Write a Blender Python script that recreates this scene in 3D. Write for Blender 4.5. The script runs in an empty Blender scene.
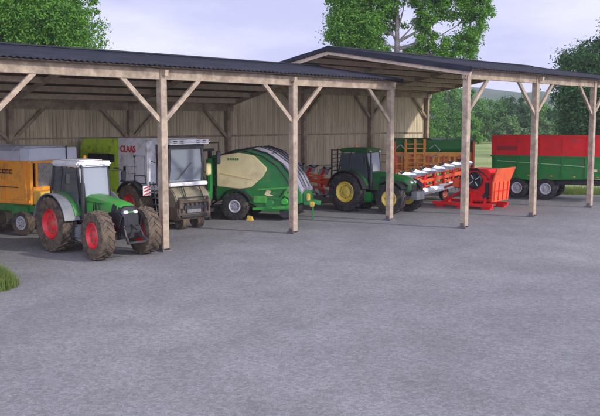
import bpy, bmesh, math, random
from mathutils import Vector, Matrix
R=math.radians
random.seed(7)
scene=bpy.context.scene
COL=scene.collection
# ------------------------------------------------------------------ materials
MATS={}
def mat(name,col,rough=.6,metal=0.,var=.0,scale=3.,col2=None,bump=0.,bscale=20.,spec=.5,coat=0.,dirt=None,dirt_amt=.5,dirt_scale=2.5):
    if name in MATS: return MATS[name]
    m=bpy.data.materials.new(name); m.use_nodes=True; nt=m.node_tree; N=nt.nodes; L=nt.links
    b=N['Principled BSDF']; b.inputs['Roughness'].default_value=rough; b.inputs['Metallic'].default_value=metal
    b.inputs['Specular IOR Level'].default_value=spec; b.inputs['Coat Weight'].default_value=coat
    b.inputs['Base Color'].default_value=(*col,1)
    tc=N.new('ShaderNodeTexCoord')
    if var>0 or col2:
        nz=N.new('ShaderNodeTexNoise'); nz.inputs['Scale'].default_value=scale; nz.inputs['Detail'].default_value=6; nz.inputs['Roughness'].default_value=.6
        L.new(tc.outputs['Object'],nz.inputs['Vector'])
        r=N.new('ShaderNodeValToRGB'); c2=col2 or tuple(min(1,c*(1+var)) for c in col); c1=col if col2 else tuple(c*(1-var) for c in col)
        r.color_ramp.elements[0].color=(*c1,1); r.color_ramp.elements[1].color=(*c2,1)
        r.color_ramp.elements[0].position=.35; r.color_ramp.elements[1].position=.65
        L.new(nz.outputs['Fac'],r.inputs['Fac']); out=r.outputs['Color']
        if dirt:
            n2=N.new('ShaderNodeTexNoise'); n2.inputs['Scale'].default_value=dirt_scale; n2.inputs['Detail'].default_value=9; n2.inputs['Roughness'].default_value=.7
            L.new(tc.outputs['Object'],n2.inputs['Vector'])
            r2=N.new('ShaderNodeValToRGB'); r2.color_ramp.elements[0].position=.62-dirt_amt*.4; r2.color_ramp.elements[1].position=.8-dirt_amt*.4
            L.new(n2.outputs['Fac'],r2.inputs['Fac'])
            mx=N.new('ShaderNodeMix'); mx.data_type='RGBA'; L.new(r2.outputs['Color'],mx.inputs['Factor']); L.new(out,mx.inputs[6]); mx.inputs[7].default_value=(*dirt,1)
            out=mx.outputs[2]
        L.new(out,b.inputs['Base Color'])
    if bump>0:
        n3=N.new('ShaderNodeTexNoise'); n3.inputs['Scale'].default_value=bscale; n3.inputs['Detail'].default_value=5
        L.new(tc.outputs['Object'],n3.inputs['Vector'])
        bp=N.new('ShaderNodeBump'); bp.inputs['Strength'].default_value=bump; bp.inputs['Distance'].default_value=.02
        L.new(n3.outputs['Fac'],bp.inputs['Height']); L.new(bp.outputs['Normal'],b.inputs['Normal'])
    MATS[name]=m; return m
DIRT=(.16,.12,.08)
wood=mat('timber',(.38,.30,.21),.75,var=.18,scale=4,bump=.4,bscale=30,dirt=(.20,.155,.11),dirt_amt=.42,dirt_scale=1.6)
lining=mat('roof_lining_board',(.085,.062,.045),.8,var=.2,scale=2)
purlin_wood=mat('timber_lit',(.58,.46,.34),.75,var=.15,scale=4,bump=.3,bscale=30)  # shed timber lightened; light from below is put into the purlin colour
wood_dark=mat('timber_old',(.42,.33,.24),.8,var=.2,scale=4,bump=.4)
sheet=mat('roof_sheet',(.026,.028,.036),.85,metal=.0,var=.25,scale=1.5,spec=.12)
steel=mat('steel',(.25,.25,.26),.45,metal=.7,var=.2,scale=8)
darkmetal=mat('dark_metal',(.03,.03,.032),.5,var=.3,scale=6)
rubber=mat('rubber',(.022,.021,.020),.85,var=.3,scale=5,bump=.5,dirt=(.10,.08,.06),dirt_amt=.35)
rubber_mud=mat('rubber_muddy',(.03,.026,.022),.95,var=.3,scale=6,bump=.8,dirt=(.13,.095,.06),dirt_amt=.62,dirt_scale=4)
mud=mat('mud',(.11,.082,.055),.9,var=.35,scale=7,bump=.8,dirt=(.07,.055,.04),dirt_amt=.4)
red_rim=mat('red_rim',(.70,.02,.03),.5,var=.1,dirt=(.22,.12,.08),dirt_amt=.35)
yel_rim=mat('yellow_rim',(.75,.56,.07),.5,var=.1,dirt=(.25,.2,.1),dirt_amt=.3)
grey_rim=mat('grey_rim',(.55,.55,.56),.5,var=.1,dirt=DIRT,dirt_amt=.3)
green_paint=mat('leaf_green_paint',(.04,.24,.035),.45,var=.12,scale=2,coat=.12,spec=.35,dirt=(.14,.15,.08),dirt_amt=.3)
jd_green=mat('deep_green_paint',(.015,.19,.03),.45,var=.12,scale=2,coat=.12,spec=.35,dirt=(.10,.11,.06),dirt_amt=.2)
baler_green=mat('baler_green_paint',(.02,.20,.04),.38,var=.15,scale=2,coat=.3,dirt=(.14,.15,.08),dirt_amt=.22)
lime=mat('lime_paint',(.52,.80,.03),.4,var=.08,scale=2,coat=.2,dirt=(.2,.22,.08),dirt_amt=.25)
white_paint=mat('white_paint',(.76,.77,.78),.42,var=.06,scale=1.2,coat=.2,dirt=(.42,.38,.32),dirt_amt=.28)
cream=mat('cream_panel',(.72,.62,.32),.45,var=.1,scale=1.5,dirt=(.5,.4,.22),dirt_amt=.2,dirt_scale=1.2)
orange=mat('orange_paint',(.88,.35,.03),.5,var=.1,scale=1.5,dirt=(.40,.20,.05),dirt_amt=.33,dirt_scale=1.5)
orange2=mat('red_orange_paint',(.78,.12,.04),.45,var=.1,scale=1.5,dirt=(.4,.1,.05),dirt_amt=.25)
yellowp=mat('yellow_paint',(.62,.42,.07),.5,var=.15,dirt=DIRT,dirt_amt=.3)
red_paint=mat('red_paint',(.72,.015,.015),.5,var=.12,scale=1.5,spec=.3,dirt=(.25,.07,.05),dirt_amt=.2)
tarp=mat('grey_tarp',(.48,.50,.54),.6,var=.08,scale=2)
tarp_lit=mat('grey_tarp_lit',(.58,.63,.70),.6,var=.06,scale=2)  # same tarp on the front end, its sunlit brightness put into the colour
black=mat('black_plastic',(.018,.018,.02),.45,var=.2)
grey_plastic=mat('grey_plastic',(.16,.17,.18),.5,var=.15,scale=3,dirt=(.25,.23,.2),dirt_amt=.3)
cover_grey=mat('pale_cover',(.30,.30,.34),.4,var=.08,scale=2)
blade_white=mat('bare_ploughshare_steel',(.62,.68,.80),.3,metal=.45,var=.25,scale=4,dirt=(.3,.26,.22),dirt_amt=.3)
lamp=mat('lamp_lens',(.75,.75,.75),.15)
amber=mat('amber_lens',(.75,.28,.02),.25)
red_mark=mat('red_mark',(.55,.03,.03),.45)
olive=mat('olive_dust',(.22,.21,.13),.7,var=.2,scale=3,bump=.3,dirt=(.2,.15,.1),dirt_amt=.4)
concrete=mat('weathered_zinc',(.14,.13,.13),.6,metal=.2,var=.2)
bark=mat('bark',(.22,.19,.165),.9,var=.35,scale=3,bump=.8,bscale=8)
def glassmat(name,tint,fac):
    m=bpy.data.materials.new(name); m.use_nodes=True; nt=m.node_tree; N=nt.nodes; L=nt.links
    b=N['Principled BSDF']; b.inputs['Base Color'].default_value=(*tint,1); b.inputs['Roughness'].default_value=.06; b.inputs['Specular IOR Level'].default_value=1.
    t=N.new('ShaderNodeBsdfTransparent'); t.inputs['Color'].default_value=(.82,.87,.88,1)
    x=N.new('ShaderNodeMixShader'); x.inputs['Fac'].default_value=fac
    L.new(t.outputs[0],x.inputs[1]); L.new(b.outputs[0],x.inputs[2]); L.new(x.outputs[0],N['Material Output'].inputs['Surface']); return m
glass=glassmat('cab_glass',(.52,.56,.60),.42)  # pale base colour stands in for sky reflected in the windscreens
glass_dark=glassmat('side_glass',(.10,.12,.13),.6)
skyl=bpy.data.materials.new('skylight_sheet'); skyl.use_nodes=True
_n=skyl.node_tree; _t=_n.nodes.new('ShaderNodeBsdfTranslucent'); _t.inputs['Color'].default_value=(.9,.92,.92,1)
_x=_n.nodes.new('ShaderNodeMixShader'); _x.inputs['Fac'].default_value=.85
_n.nodes['Principled BSDF'].inputs['Base Color'].default_value=(.8,.82,.82,1)
_n.links.new(_n.nodes['Principled BSDF'].outputs[0],_x.inputs[1]); _n.links.new(_t.outputs[0],_x.inputs[2]); _n.links.new(_x.outputs[0],_n.nodes['Material Output'].inputs['Surface'])
def wallmat(name,c):
    m=bpy.data.materials.new(name); m.use_nodes=True; nt=m.node_tree; N=nt.nodes; L=nt.links; b=N['Principled BSDF']; b.inputs['Roughness'].default_value=.85
    tc=N.new('ShaderNodeTexCoord'); sx=N.new('ShaderNodeSeparateXYZ'); L.new(tc.outputs['Object'],sx.inputs[0])
    dv=N.new('ShaderNodeMath'); dv.operation='DIVIDE'; dv.inputs[1].default_value=.2; L.new(sx.outputs['X'],dv.inputs[0])
    fl=N.new('ShaderNodeMath'); fl.operation='FLOOR'; L.new(dv.outputs[0],fl.inputs[0])
    wn=N.new('ShaderNodeTexWhiteNoise'); wn.noise_dimensions='1D'; L.new(fl.outputs[0],wn.inputs['W'])
    mp=N.new('ShaderNodeMapping'); mp.inputs['Scale'].default_value=(14,14,.8); L.new(tc.outputs['Object'],mp.inputs[0])
    nz=N.new('ShaderNodeTexNoise'); nz.inputs['Scale'].default_value=1.; nz.inputs['Detail'].default_value=6; L.new(mp.outputs[0],nz.inputs['Vector'])
    n2=N.new('ShaderNodeTexNoise'); n2.inputs['Scale'].default_value=.5; n2.inputs['Detail'].default_value=4; L.new(tc.outputs['Object'],n2.inputs['Vector'])
    a=N.new('ShaderNodeMath'); a.operation='MULTIPLY_ADD'; a.inputs[1].default_value=.22; L.new(wn.outputs['Value'],a.inputs[0]); L.new(nz.outputs['Fac'],a.inputs[2])
    a2=N.new('ShaderNodeMath'); a2.operation='MULTIPLY_ADD'; a2.inputs[1].default_value=.5; L.new(n2.outputs['Fac'],a2.inputs[0]); L.new(a.outputs[0],a2.inputs[2])
    r=N.new('ShaderNodeValToRGB'); r.color_ramp.elements[0].position=.55; r.color_ramp.elements[1].position=1.25 if False else 1.0
    r.color_ramp.elements[0].color=tuple(v*.68 for v in c)+(1,); r.color_ramp.elements[1].color=tuple(v*1.25 for v in c)+(1,)
    L.new(a2.outputs[0],r.inputs['Fac']); L.new(r.outputs['Color'],b.inputs['Base Color']); return m
boards=wallmat('board_cladding',(.54,.46,.31))
def leafmat(name,c1,c2,trans=.35):
    m=bpy.data.materials.new(name); m.use_nodes=True; nt=m.node_tree; N=nt.nodes; L=nt.links; b=N['Principled BSDF']; b.inputs['Roughness'].default_value=.55; b.inputs['Specular IOR Level'].default_value=.25
    tc=N.new('ShaderNodeTexCoord'); nz=N.new('ShaderNodeTexNoise'); nz.inputs['Scale'].default_value=.9; nz.inputs['Detail'].default_value=8; nz.inputs['Roughness'].default_value=.75; L.new(tc.outputs['Object'],nz.inputs['Vector'])
    r=N.new('ShaderNodeValToRGB'); r.color_ramp.elements[0].position=.35; r.color_ramp.elements[1].position=.68; r.color_ramp.elements[0].color=(*c1,1); r.color_ramp.elements[1].color=(*c2,1)
    L.new(nz.outputs['Fac'],r.inputs['Fac']); L.new(r.outputs['Color'],b.inputs['Base Color'])
    t=N.new('ShaderNodeBsdfTranslucent'); L.new(r.outputs['Color'],t.inputs['Color'])
    x=N.new('ShaderNodeMixShader'); x.inputs['Fac'].default_value=trans
    L.new(b.outputs[0],x.inputs[1]); L.new(t.outputs[0],x.inputs[2]); L.new(x.outputs[0],N['Material Output'].inputs['Surface']); return m
leaf_bright=leafmat('leaves_bright',(.06,.18,.02),(.17,.37,.04),.42)
leaf_mid=leafmat('leaves_mid',(.06,.17,.03),(.15,.31,.06))
leaf_dark=leafmat('leaves_dark',(.02,.07,.015),(.055,.14,.03),.3)
leaf_pale=leafmat('leaves_pale',(.09,.18,.05),(.19,.30,.10))
grassm=leafmat('grass_blades',(.09,.14,.03),(.22,.29,.07))
# ------------------------------------------------------------------ mesh helpers
class MB:
    def __init__(s): s.bm=bmesh.new()
    def box(s,c,d,rot=None,bev=0.):
        b=bmesh.new(); bmesh.ops.create_cube(b,size=1.)
        for v in b.verts: v.co=Vector((v.co.x*d[0],v.co.y*d[1],v.co.z*d[2]))
        if bev>0: bmesh.ops.bevel(b,geom=list(b.edges),offset=bev,segments=2,affect='EDGES')
        M=Matrix.Translation(c)
        if rot is not None:
            from mathutils import Euler
            M=M@Euler(rot).to_matrix().to_4x4()
        b.transform(M); s._add(b); return s
    def _add(s,b):
        me=bpy.data.meshes.new('t'); b.to_mesh(me); b.free(); s.bm.from_mesh(me); bpy.data.meshes.remove(me)
    def bar(s,a,b_,w,h=None,up=(0,0,1)):
        a=Vector(a);b_=Vector(b_);h=h or w;d=b_-a;L=d.length; d.normalize(); u=Vector(up)
        if abs(d.dot(u))>.97: u=Vector((1,0,0))
        x=d.cross(u).normalized(); y=x.cross(d).normalized()
        b=bmesh.new(); bmesh.ops.create_cube(b,size=1.)
        for v in b.verts:
            v.co=(a+b_)/2+x*(v.co.x*w)+y*(v.co.y*h)+d*(v.co.z*L)
        bmesh.ops.recalc_face_normals(b,faces=b.faces); s._add(b); return s
    def tube(s,pts,r,n=8):
        pts=[Vector(p) for p in pts]; rs=r if isinstance(r,(list,tuple)) else [r]*len(pts)
        rings=[]
        for i,p in enumerate(pts):
            d=(pts[min(i+1,len(pts)-1)]-pts[max(i-1,0)]).normalized(); u=Vector((0,0,1)) if abs(d.z)<.9 else Vector((1,0,0))
            x=d.cross(u).normalized(); y=x.cross(d)
            rings.append([s.bm.verts.new(p+(x*math.cos(2*math.pi*k/n)+y*math.sin(2*math.pi*k/n))*rs[i]) for k in range(n)])
        for A,B in zip(rings,rings[1:]):
            for k in range(n): s.bm.faces.new((A[k],A[(k+1)%n],B[(k+1)%n],B[k]))
        s.bm.faces.new(rings[0]); s.bm.faces.new(rings[-1][::-1]); return s
    def prism(s,poly,y0,y1,axis='y',bev=0.):
        """poly: list of 2-D points; extruded along axis between y0 and y1"""
        b=bmesh.new()
        def P(p,q):
            if axis=='y': return (p[0],q,p[1])
            if axis=='x': return (q,p[0],p[1])
            return (p[0],p[1],q)
        A=[b.verts.new(P(p,y0)) for p in poly]; B=[b.verts.new(P(p,y1)) for p in poly]
        n=len(poly); b.faces.new(A); b.faces.new(B[::-1])
        for k in range(n): b.faces.new((A[k],A[(k+1)%n],B[(k+1)%n],B[k]))
        bmesh.ops.recalc_face_normals(b,faces=b.faces)
        if bev>0: bmesh.ops.bevel(b,geom=list(b.edges),offset=bev,segments=2,affect='EDGES')
        s._add(b); return s
    def lathe(s,prof,c=(0,0,0),n=32,axis='y',cap=True):
        """prof: list of (radius, offset along axis)"""
        rings=[]; c=Vector(c)
        for r,o in prof:
            ring=[]
            for k in range(n):
                a=2*math.pi*k/n; p=(math.cos(a)*r,o,math.sin(a)*r) if axis=='y' else ((o,math.cos(a)*r,math.sin(a)*r) if axis=='x' else (math.cos(a)*r,math.sin(a)*r,o))
                ring.append(s.bm.verts.new(c+Vector(p)))
            rings.append(ring)
        for A,B in zip(rings,rings[1:]):
            for k in range(n): s.bm.faces.new((A[k],A[(k+1)%n],B[(k+1)%n],B[k]))
        if cap and prof[0][0]>1e-4: s.bm.faces.new(rings[0])
        if cap and prof[-1][0]>1e-4: s.bm.faces.new(rings[-1][::-1])
        return s
    def loft(s,secs,close=True):
        rings=[[s.bm.verts.new(p) for p in sec] for sec in secs]; n=len(rings[0])
        for A,B in zip(rings,rings[1:]):
            for k in range(n): s.bm.faces.new((A[k],A[(k+1)%n],B[(k+1)%n],B[k]))
        if close: s.bm.faces.new(rings[0]); s.bm.faces.new(rings[-1][::-1])
        return s
    def build(s,name,m,parent=None,smooth=False,loc=None,label=None,recalc=True):
        if recalc: bmesh.ops.recalc_face_normals(s.bm,faces=s.bm.faces)
        me=bpy.data.meshes.new(name); s.bm.to_mesh(me); s.bm.free(); me.materials.append(m)
        if smooth:
            for p in me.polygons: p.use_smooth=True
            try: me.set_sharp_from_angle(angle=R(35))
            except Exception: pass
        o=bpy.data.objects.new(name,me); COL.objects.link(o)
        if parent: o.parent=parent
        if loc is not None: o.location=loc
        if label: o['label']=label
        return o
def thing(name,loc,rz,label,cat,group=None):
    o=bpy.data.objects.new(name,None); COL.objects.link(o); o.location=loc; o.rotation_euler=(0,0,rz); o.empty_display_size=.3
    o['label']=label; o['category']=cat
    if group: o['group']=group
    return o
def struct(o,kind='structure'): o['kind']=kind; return o
# shed frame: t runs along the fronts, D away from the yard
d_=(.69904,.71508); n_=(-.71508,.69904); SH=math.atan2(d_[1],d_[0])
def W(t,D,z=0): return Vector((t*d_[0]+D*n_[0],t*d_[1]+D*n_[1],z))
# ------------------------------------------------------------------ ground
def poly_sheet(name,pts,z,m):
    b=MB(); b.bm.faces.new([b.bm.verts.new((x,y,z)) for x,y in pts]); o=b.build(name,m); return struct(o)
def groundmat(name,c1,c2,c3,sc,fine,rough=.9,bump=.3,stretch=(1,1,1),speck=False):
    m=bpy.data.materials.new(name); m.use_nodes=True; nt=m.node_tree; N=nt.nodes; L=nt.links; b=N['Principled BSDF']; b.inputs['Roughness'].default_value=rough; b.inputs['Specular IOR Level'].default_value=.3
    tc=N.new('ShaderNodeTexCoord'); mp=N.new('ShaderNodeMapping'); mp.inputs['Scale'].default_value=stretch; L.new(tc.outputs['Object'],mp.inputs[0])
    A=N.new('ShaderNodeTexNoise'); A.inputs['Scale'].default_value=sc; A.inputs['Detail'].default_value=7; A.inputs['Roughness'].default_value=.62; L.new(mp.outputs[0],A.inputs['Vector'])
    r=N.new('ShaderNodeValToRGB'); e=r.color_ramp.elements; e[0].position=.3; e[1].position=.7; e[0].color=(*c1,1); e[1].color=(*c3,1); q=e.new(.5); q.color=(*c2,1)
    L.new(A.outputs['Fac'],r.inputs['Fac'])
    F=N.new('ShaderNodeTexNoise'); F.inputs['Scale'].default_value=fine; F.inputs['Detail'].default_value=8; F.inputs['Roughness'].default_value=.85; L.new(tc.outputs['Object'],F.inputs['Vector'])
    rf=N.new('ShaderNodeValToRGB'); rf.color_ramp.elements[0].position=.36; rf.color_ramp.elements[1].position=.64; rf.color_ramp.elements[0].color=(.62,.62,.62,1); rf.color_ramp.elements[1].color=(1.38,1.38,1.38,1)
    L.new(F.outputs['Fac'],rf.inputs['Fac'])
    mx=N.new('ShaderNodeMix'); mx.data_type='RGBA'; mx.blend_type='MULTIPLY'; mx.inputs['Factor'].default_value=1.; L.new(r.outputs['Color'],mx.inputs[6]); L.new(rf.outputs['Color'],mx.inputs[7]); L.new(mx.outputs[2],b.inputs['Base Color'])
    if speck:
        vo=N.new('ShaderNodeTexVoronoi'); vo.inputs['Scale'].default_value=15.; L.new(tc.outputs['Object'],vo.inputs['Vector'])
        sc_=N.new('ShaderNodeSeparateColor'); L.new(vo.outputs['Color'],sc_.inputs[0]); rv=N.new('ShaderNodeValToRGB'); rv.color_ramp.elements[0].color=(.62,.62,.63,1); rv.color_ramp.elements[1].color=(1.4,1.4,1.38,1); L.new(sc_.outputs[0],rv.inputs['Fac'])
        m2=N.new('ShaderNodeMix'); m2.data_type='RGBA'; m2.blend_type='MULTIPLY'; m2.inputs['Factor'].default_value=.5; L.new(mx.outputs[2],m2.inputs[6]); L.new(rv.outputs['Color'],m2.inputs[7])
        B2=N.new('ShaderNodeTexNoise'); B2.inputs['Scale'].default_value=.11; B2.inputs['Detail'].default_value=5; B2.inputs['Distortion'].default_value=.6; L.new(tc.outputs['Object'],B2.inputs['Vector'])
        r4=N.new('ShaderNodeValToRGB'); r4.color_ramp.elements[0].position=.38; r4.color_ramp.elements[1].position=.62; r4.color_ramp.elements[0].color=(.90,.90,.91,1); r4.color_ramp.elements[1].color=(1.08,1.08,1.07,1); L.new(B2.outputs['Fac'],r4.inputs['Fac'])
        m3=N.new('ShaderNodeMix'); m3.data_type='RGBA'; m3.blend_type='MULTIPLY'; m3.inputs['Factor'].default_value=1.; L.new(m2.outputs[2],m3.inputs[6]); L.new(r4.outputs['Color'],m3.inputs[7]); L.new(m3.outputs[2],b.inputs['Base Color'])
    bp=N.new('ShaderNodeBump'); bp.inputs['Strength'].default_value=bump; bp.inputs['Distance'].default_value=.03; L.new(F.outputs['Fac'],bp.inputs['Height']); L.new(bp.outputs['Normal'],b.inputs['Normal'])
    return m
pave=groundmat('yard_surface',(.163,.160,.157),(.190,.187,.183),(.217,.214,.209),.55,28.,bump=.3,stretch=(1,.8,1),speck=True)
fieldm=groundmat('field_grass',(.12,.19,.04),(.22,.27,.08),(.33,.33,.14),.05,3.)
poly_sheet('field',[(-1500,-300),(1500,-300),(1500,1500),(-1500,1500)],-.06,fieldm)
yard_pts=[(-70,-40),(70,-40),(70,50.5),(30,51.6),(22,52.6),(17.5,53.2),(13,56),(4.5,68),(0,76),(-24,58),(-45,36),(-70,30)]
poly_sheet('yard',yard_pts,0,pave)
# ------------------------------------------------------------------ sheds
def corrugated(name,m,parent,t0,t1,pts,holes=(),period=.22,amp=.022):
    """pts: (D,z) along the slope. ribs run down the slope"""
    b=MB(); n=int((t1-t0)/(period/6)); prev=None
    for i in range(n+1):
        t=t0+(t1-t0)*i/n; w=amp*math.sin(2*math.pi*t/period)
        ring=[b.bm.verts.new((t,D,z+w)) for D,z in pts]
        if prev:
            tm=t
            for k in range(len(pts)-1):
                Dm=(pts[k][0]+pts[k+1][0])/2
                if any(h[0]<=tm<=h[1] and h[2]<=Dm<=h[3] for h in holes): continue
                b.bm.faces.new((prev[k],ring[k],ring[k+1],prev[k+1]))
        prev=ring
    o=b.build(name,m,parent,smooth=True,recalc=False); md=o.modifiers.new('thick','SOLIDIFY'); md.thickness=.035; md.offset=-1
    return o
def build_shed(name,label,t_front,t_back,Df,Db,zf,zb,ridge,eave_f,eave_b,v0,v1,holes,wall_t,group,zw,extra=True):
    t0=t_front[0]; root=thing(name,W(t0,Df),SH,label,'shed',group)
    def q(t,D,z): return (t-t0,D-Df,z)
    def par(o): return o
    # posts
    def post(t,D,z,m=wood):
        b=MB(); b.box((0,0,z/2+.05),(.27,.27,z-.1),bev=.012); p=b.build('post',m,root,loc=q(t,D,0))
        f=MB(); f.box((0,0,.03),(.42,.42,.06),bev=.01); f.box((-.15,0,.14),(.02,.2,.2)); f.box((.15,0,.14),(.02,.2,.2))
        for sx in (-1,1):
            for sy in (-1,1): f.lathe([(.03,.06),(.03,.1)],(sx*.16,sy*.16,0),8,'z')
        fp=f.build('foot_plate',concrete,p); return p
    for t in t_front: post(t,Df,zf+.004)
    for t in t_back: post(t,Db,zb+.004)
    # beams (along t)
    for D,z,ts in ((Df,zf,t_front),(Db,zb,t_back)):
        b=MB(); b.box(((v0+v1)/2-t0,D-Df,z-.16),(v1-v0-.16,.17,.38),bev=.01); b.build('beam',wood,root)
    # knee braces
    for D,z,ts in ((Df,zf,t_front),(Db,zb,t_back)):
        for t in ts:
            for s in (-1,1):
                if t+s*1.5>v1 or t+s*1.5<v0: continue
                b=MB(); b.bar(q(t+s*.06,D,z-1.85),q(t+s*1.72,D,z-.28),.11,.16); b.build('brace',wood,root)
    # rafters on the post lines and midway, purlins on them
    zr=ridge[1]
    def zs(D):
        if D<ridge[0]: return eave_f[1]+(zr-eave_f[1])*(D-eave_f[0])/(ridge[0]-eave_f[0])
        return zr+(eave_b[1]-zr)*(D-ridge[0])/(eave_b[0]-ridge[0])
    rt=sorted(set([round(t,2) for t in t_back])); 
    if v0<rt[0]-3: rt=[v0+.12]+rt
    for t in rt:
        b=MB(); 
        b.bar(q(t,eave_f[0]+.15,zs(eave_f[0]+.15)-.28),q(t,ridge[0],zr-.28),.14,.2); b.bar(q(t,ridge[0],zr-.28),q(t,eave_b[0]-.15,zs(eave_b[0]-.15)-.28),.14,.2)
        b.build('rafter',wood_dark,root)
    k=0; D=Df+1.0; step=1.25
    while D<eave_b[0]-.1:
        b=MB(); sl=math.atan((zr-eave_f[1])/(ridge[0]-eave_f[0])) if D<ridge[0] else -math.atan((zr-eave_b[1])/(eave_b[0]-ridge[0]))
        b.box(((v0+v1)/2-t0,D-Df,zs(D)-.2),(v1-v0-.12,.12,.26),rot=(sl,0,0),bev=.008); b.build('purlin',purlin_wood,root); D+=step
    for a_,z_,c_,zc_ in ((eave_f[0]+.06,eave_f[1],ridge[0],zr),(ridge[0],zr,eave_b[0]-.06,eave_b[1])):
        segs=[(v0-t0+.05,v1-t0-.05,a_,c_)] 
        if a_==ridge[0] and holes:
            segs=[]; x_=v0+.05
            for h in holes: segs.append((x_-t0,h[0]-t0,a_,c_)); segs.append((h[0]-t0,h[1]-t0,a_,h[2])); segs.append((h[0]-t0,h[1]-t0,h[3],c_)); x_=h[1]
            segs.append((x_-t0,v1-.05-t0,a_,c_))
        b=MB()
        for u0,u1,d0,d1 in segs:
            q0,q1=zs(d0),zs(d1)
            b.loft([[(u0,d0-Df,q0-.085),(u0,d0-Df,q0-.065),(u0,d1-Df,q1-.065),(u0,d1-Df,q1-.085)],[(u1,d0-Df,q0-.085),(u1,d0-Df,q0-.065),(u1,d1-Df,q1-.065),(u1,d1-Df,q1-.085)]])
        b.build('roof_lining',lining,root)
    # sheets
    H=[(h[0]-t0,h[1]-t0,h[2]-Df,h[3]-Df) for h in holes]
    corrugated('roof_panel',sheet,root,v0-t0,v1-t0,[(eave_f[0]-Df,eave_f[1]),(ridge[0]-Df,zr)])
    Ds=sorted(set([ridge[0],eave_b[0]]+[h[2] for h in holes]+[h[3] for h in holes]))
    corrugated('roof_panel',sheet,root,v0-t0,v1-t0,[(D-Df,zs(D)) for D in Ds],H)
    for h in holes:
        corrugated('skylight',skyl,root,h[0]-t0,h[1]-t0,[(h[2]-Df,zs(h[2])-.0),(h[3]-Df,zs(h[3])-.0)])
    b=MB(); b.prism([(ridge[0]-Df-.25,zr-.01),(ridge[0]-Df,zr+.055),(ridge[0]-Df+.25,zr-.01),(ridge[0]-Df+.25,zr+.01),(ridge[0]-Df,zr+.075),(ridge[0]-Df-.25,zr+.01)],v0-t0,v1-t0,axis='x'); b.build('ridge_cap',sheet,root)
    for tv in (v0,v1):   # verge boards
        b=MB(); s=.02 if tv==v1 else -.02
        vh=.24 if (zr>8 and tv==v0) else .2
        b.bar(q(tv+s,eave_f[0],eave_f[1]+.03-vh/2),q(tv+s,ridge[0],zr+.03-vh/2),.03,vh); b.bar(q(tv+s,ridge[0],zr-.07),q(tv+s,eave_b[0],eave_b[1]-.07),.03,.2); b.build('verge_trim',sheet,root)
    # clad back wall: upright boards in two lifts, a rail between
    rnd=random.Random(3)
    b=MB(); t=wall_t[0]
    while t<wall_t[1]-.01:
        for z0,z1 in ((.08,3.9),(3.93,zw)):
            dd=rnd.uniform(0,.018); b.box((t+.1-t0,Db+.17-Df+dd,(z0+z1)/2),(.188,.025,z1-z0))
        t+=.2
    b.build('wall',boards,root)
    b=MB(); b.box(((wall_t[0]+wall_t[1])/2-t0,Db+.20-Df+.03,zw/2),(wall_t[1]-wall_t[0],.02,zw-.05)); b.build('wall_lining',wood_dark,root)
    for z in (3.915,1.9,.6):
        b=MB(); b.box(((wall_t[0]+wall_t[1])/2-t0,Db+.13-Df,z),(wall_t[1]-wall_t[0],.05,.09)); b.build('wall_rail',wood,root)
    return root
build_shed('open_timber_shed','lower left open-fronted timber shed with dark corrugated roof and board back wall',
    [-2.05,4.55,11.15,17.76,24.45,31.0],[-2.05,4.55,11.15,17.78,24.3,30.92],24.3,36.0,6.56,5.66,(29.3,7.56),(23.85,6.70),(36.7,5.74),-2.6,31.35,
    [(15.4,17.0,31.2,32.4),(22.1,23.0,31.2,32.4),(29.6,30.6,31.2,32.4)],(-2.2,31.0),'open timber machinery sheds',5.84)
build_shed('open_timber_shed','taller right open timber shed jutting forward, with a view to the field through it',
    [31.0,37.1,43.45,50.2],[37.19,43.78,50.29],20.1,36.0,6.93,6.82,(28.0,8.42),(19.6,7.04),(36.8,6.93),30.62,50.8,[],(31.0,50.4),'open timber machinery sheds',6.97)
# ------------------------------------------------------------------ wheels
def wheel(parent,loc,r,w,rr,tm,rm,side,lugs=20,steer=0.,lug_h=.05,dish=.35):
    """axis along y; side=-1: outer face to -y"""
    b=MB(); h=w/2
    b.lathe([(rr,-h*.72),(rr+.04,-h*.9),(r*.82,-h),(r*.95,-h*.88),(r-lug_h,-h*.7),(r-lug_h*.8,0),(r-lug_h,h*.7),(r*.95,h*.88),(r*.82,h),(rr+.04,h*.9),(rr,h*.72)],n=40,cap=False)
    for k in range(lugs):
        for s in (-1,1):
            a=2*math.pi*(k+(.5 if s>0 else 0))/lugs
            a2=a+ .32*s*0+2*math.pi/lugs*.9
            def P(a,y,rad): return (math.cos(a)*rad,y,math.sin(a)*rad)
            b.bar(P(a,s*h*.93,r-lug_h*1.1),P(a2,s*.02*w,r-lug_h*.45),r*.09,lug_h*1.1,up=P(a,0,1))
    t=b.build('wheel',tm,parent,smooth=True,loc=loc); t.rotation_euler=(0,0,steer)
    o=side
    b=MB(); b.lathe([(rr+.005,-o*h*.74),(rr+.02,o*h*.74),(rr-.03,o*h*.92),(rr-.05,o*h*.8),(rr*.86,o*h*.62),(rr*.78,o*h*.5),(rr*.45,o*h*.45),(rr*.36,o*h*.6),(rr*.2,o*h*.68),(0.001,o*h*.7)],n=32)
    rm_=b.build('rim',rm,t,smooth=True)
    b=MB(); b.lathe([(rr*.62,o*h*.44),(rr*.62,o*h*.49),(rr*.58,o*h*.49),(rr*.58,o*h*.44)],n=24)
    for k in range(8):
        a=2*math.pi*k/8; b.lathe([(.028,o*h*.42),(.028,o*h*.52+o*.03)],(math.cos(a)*rr*.6,0,math.sin(a)*rr*.6),8)
    b.build('wheel_bolts',steel,t)
    return t
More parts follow.
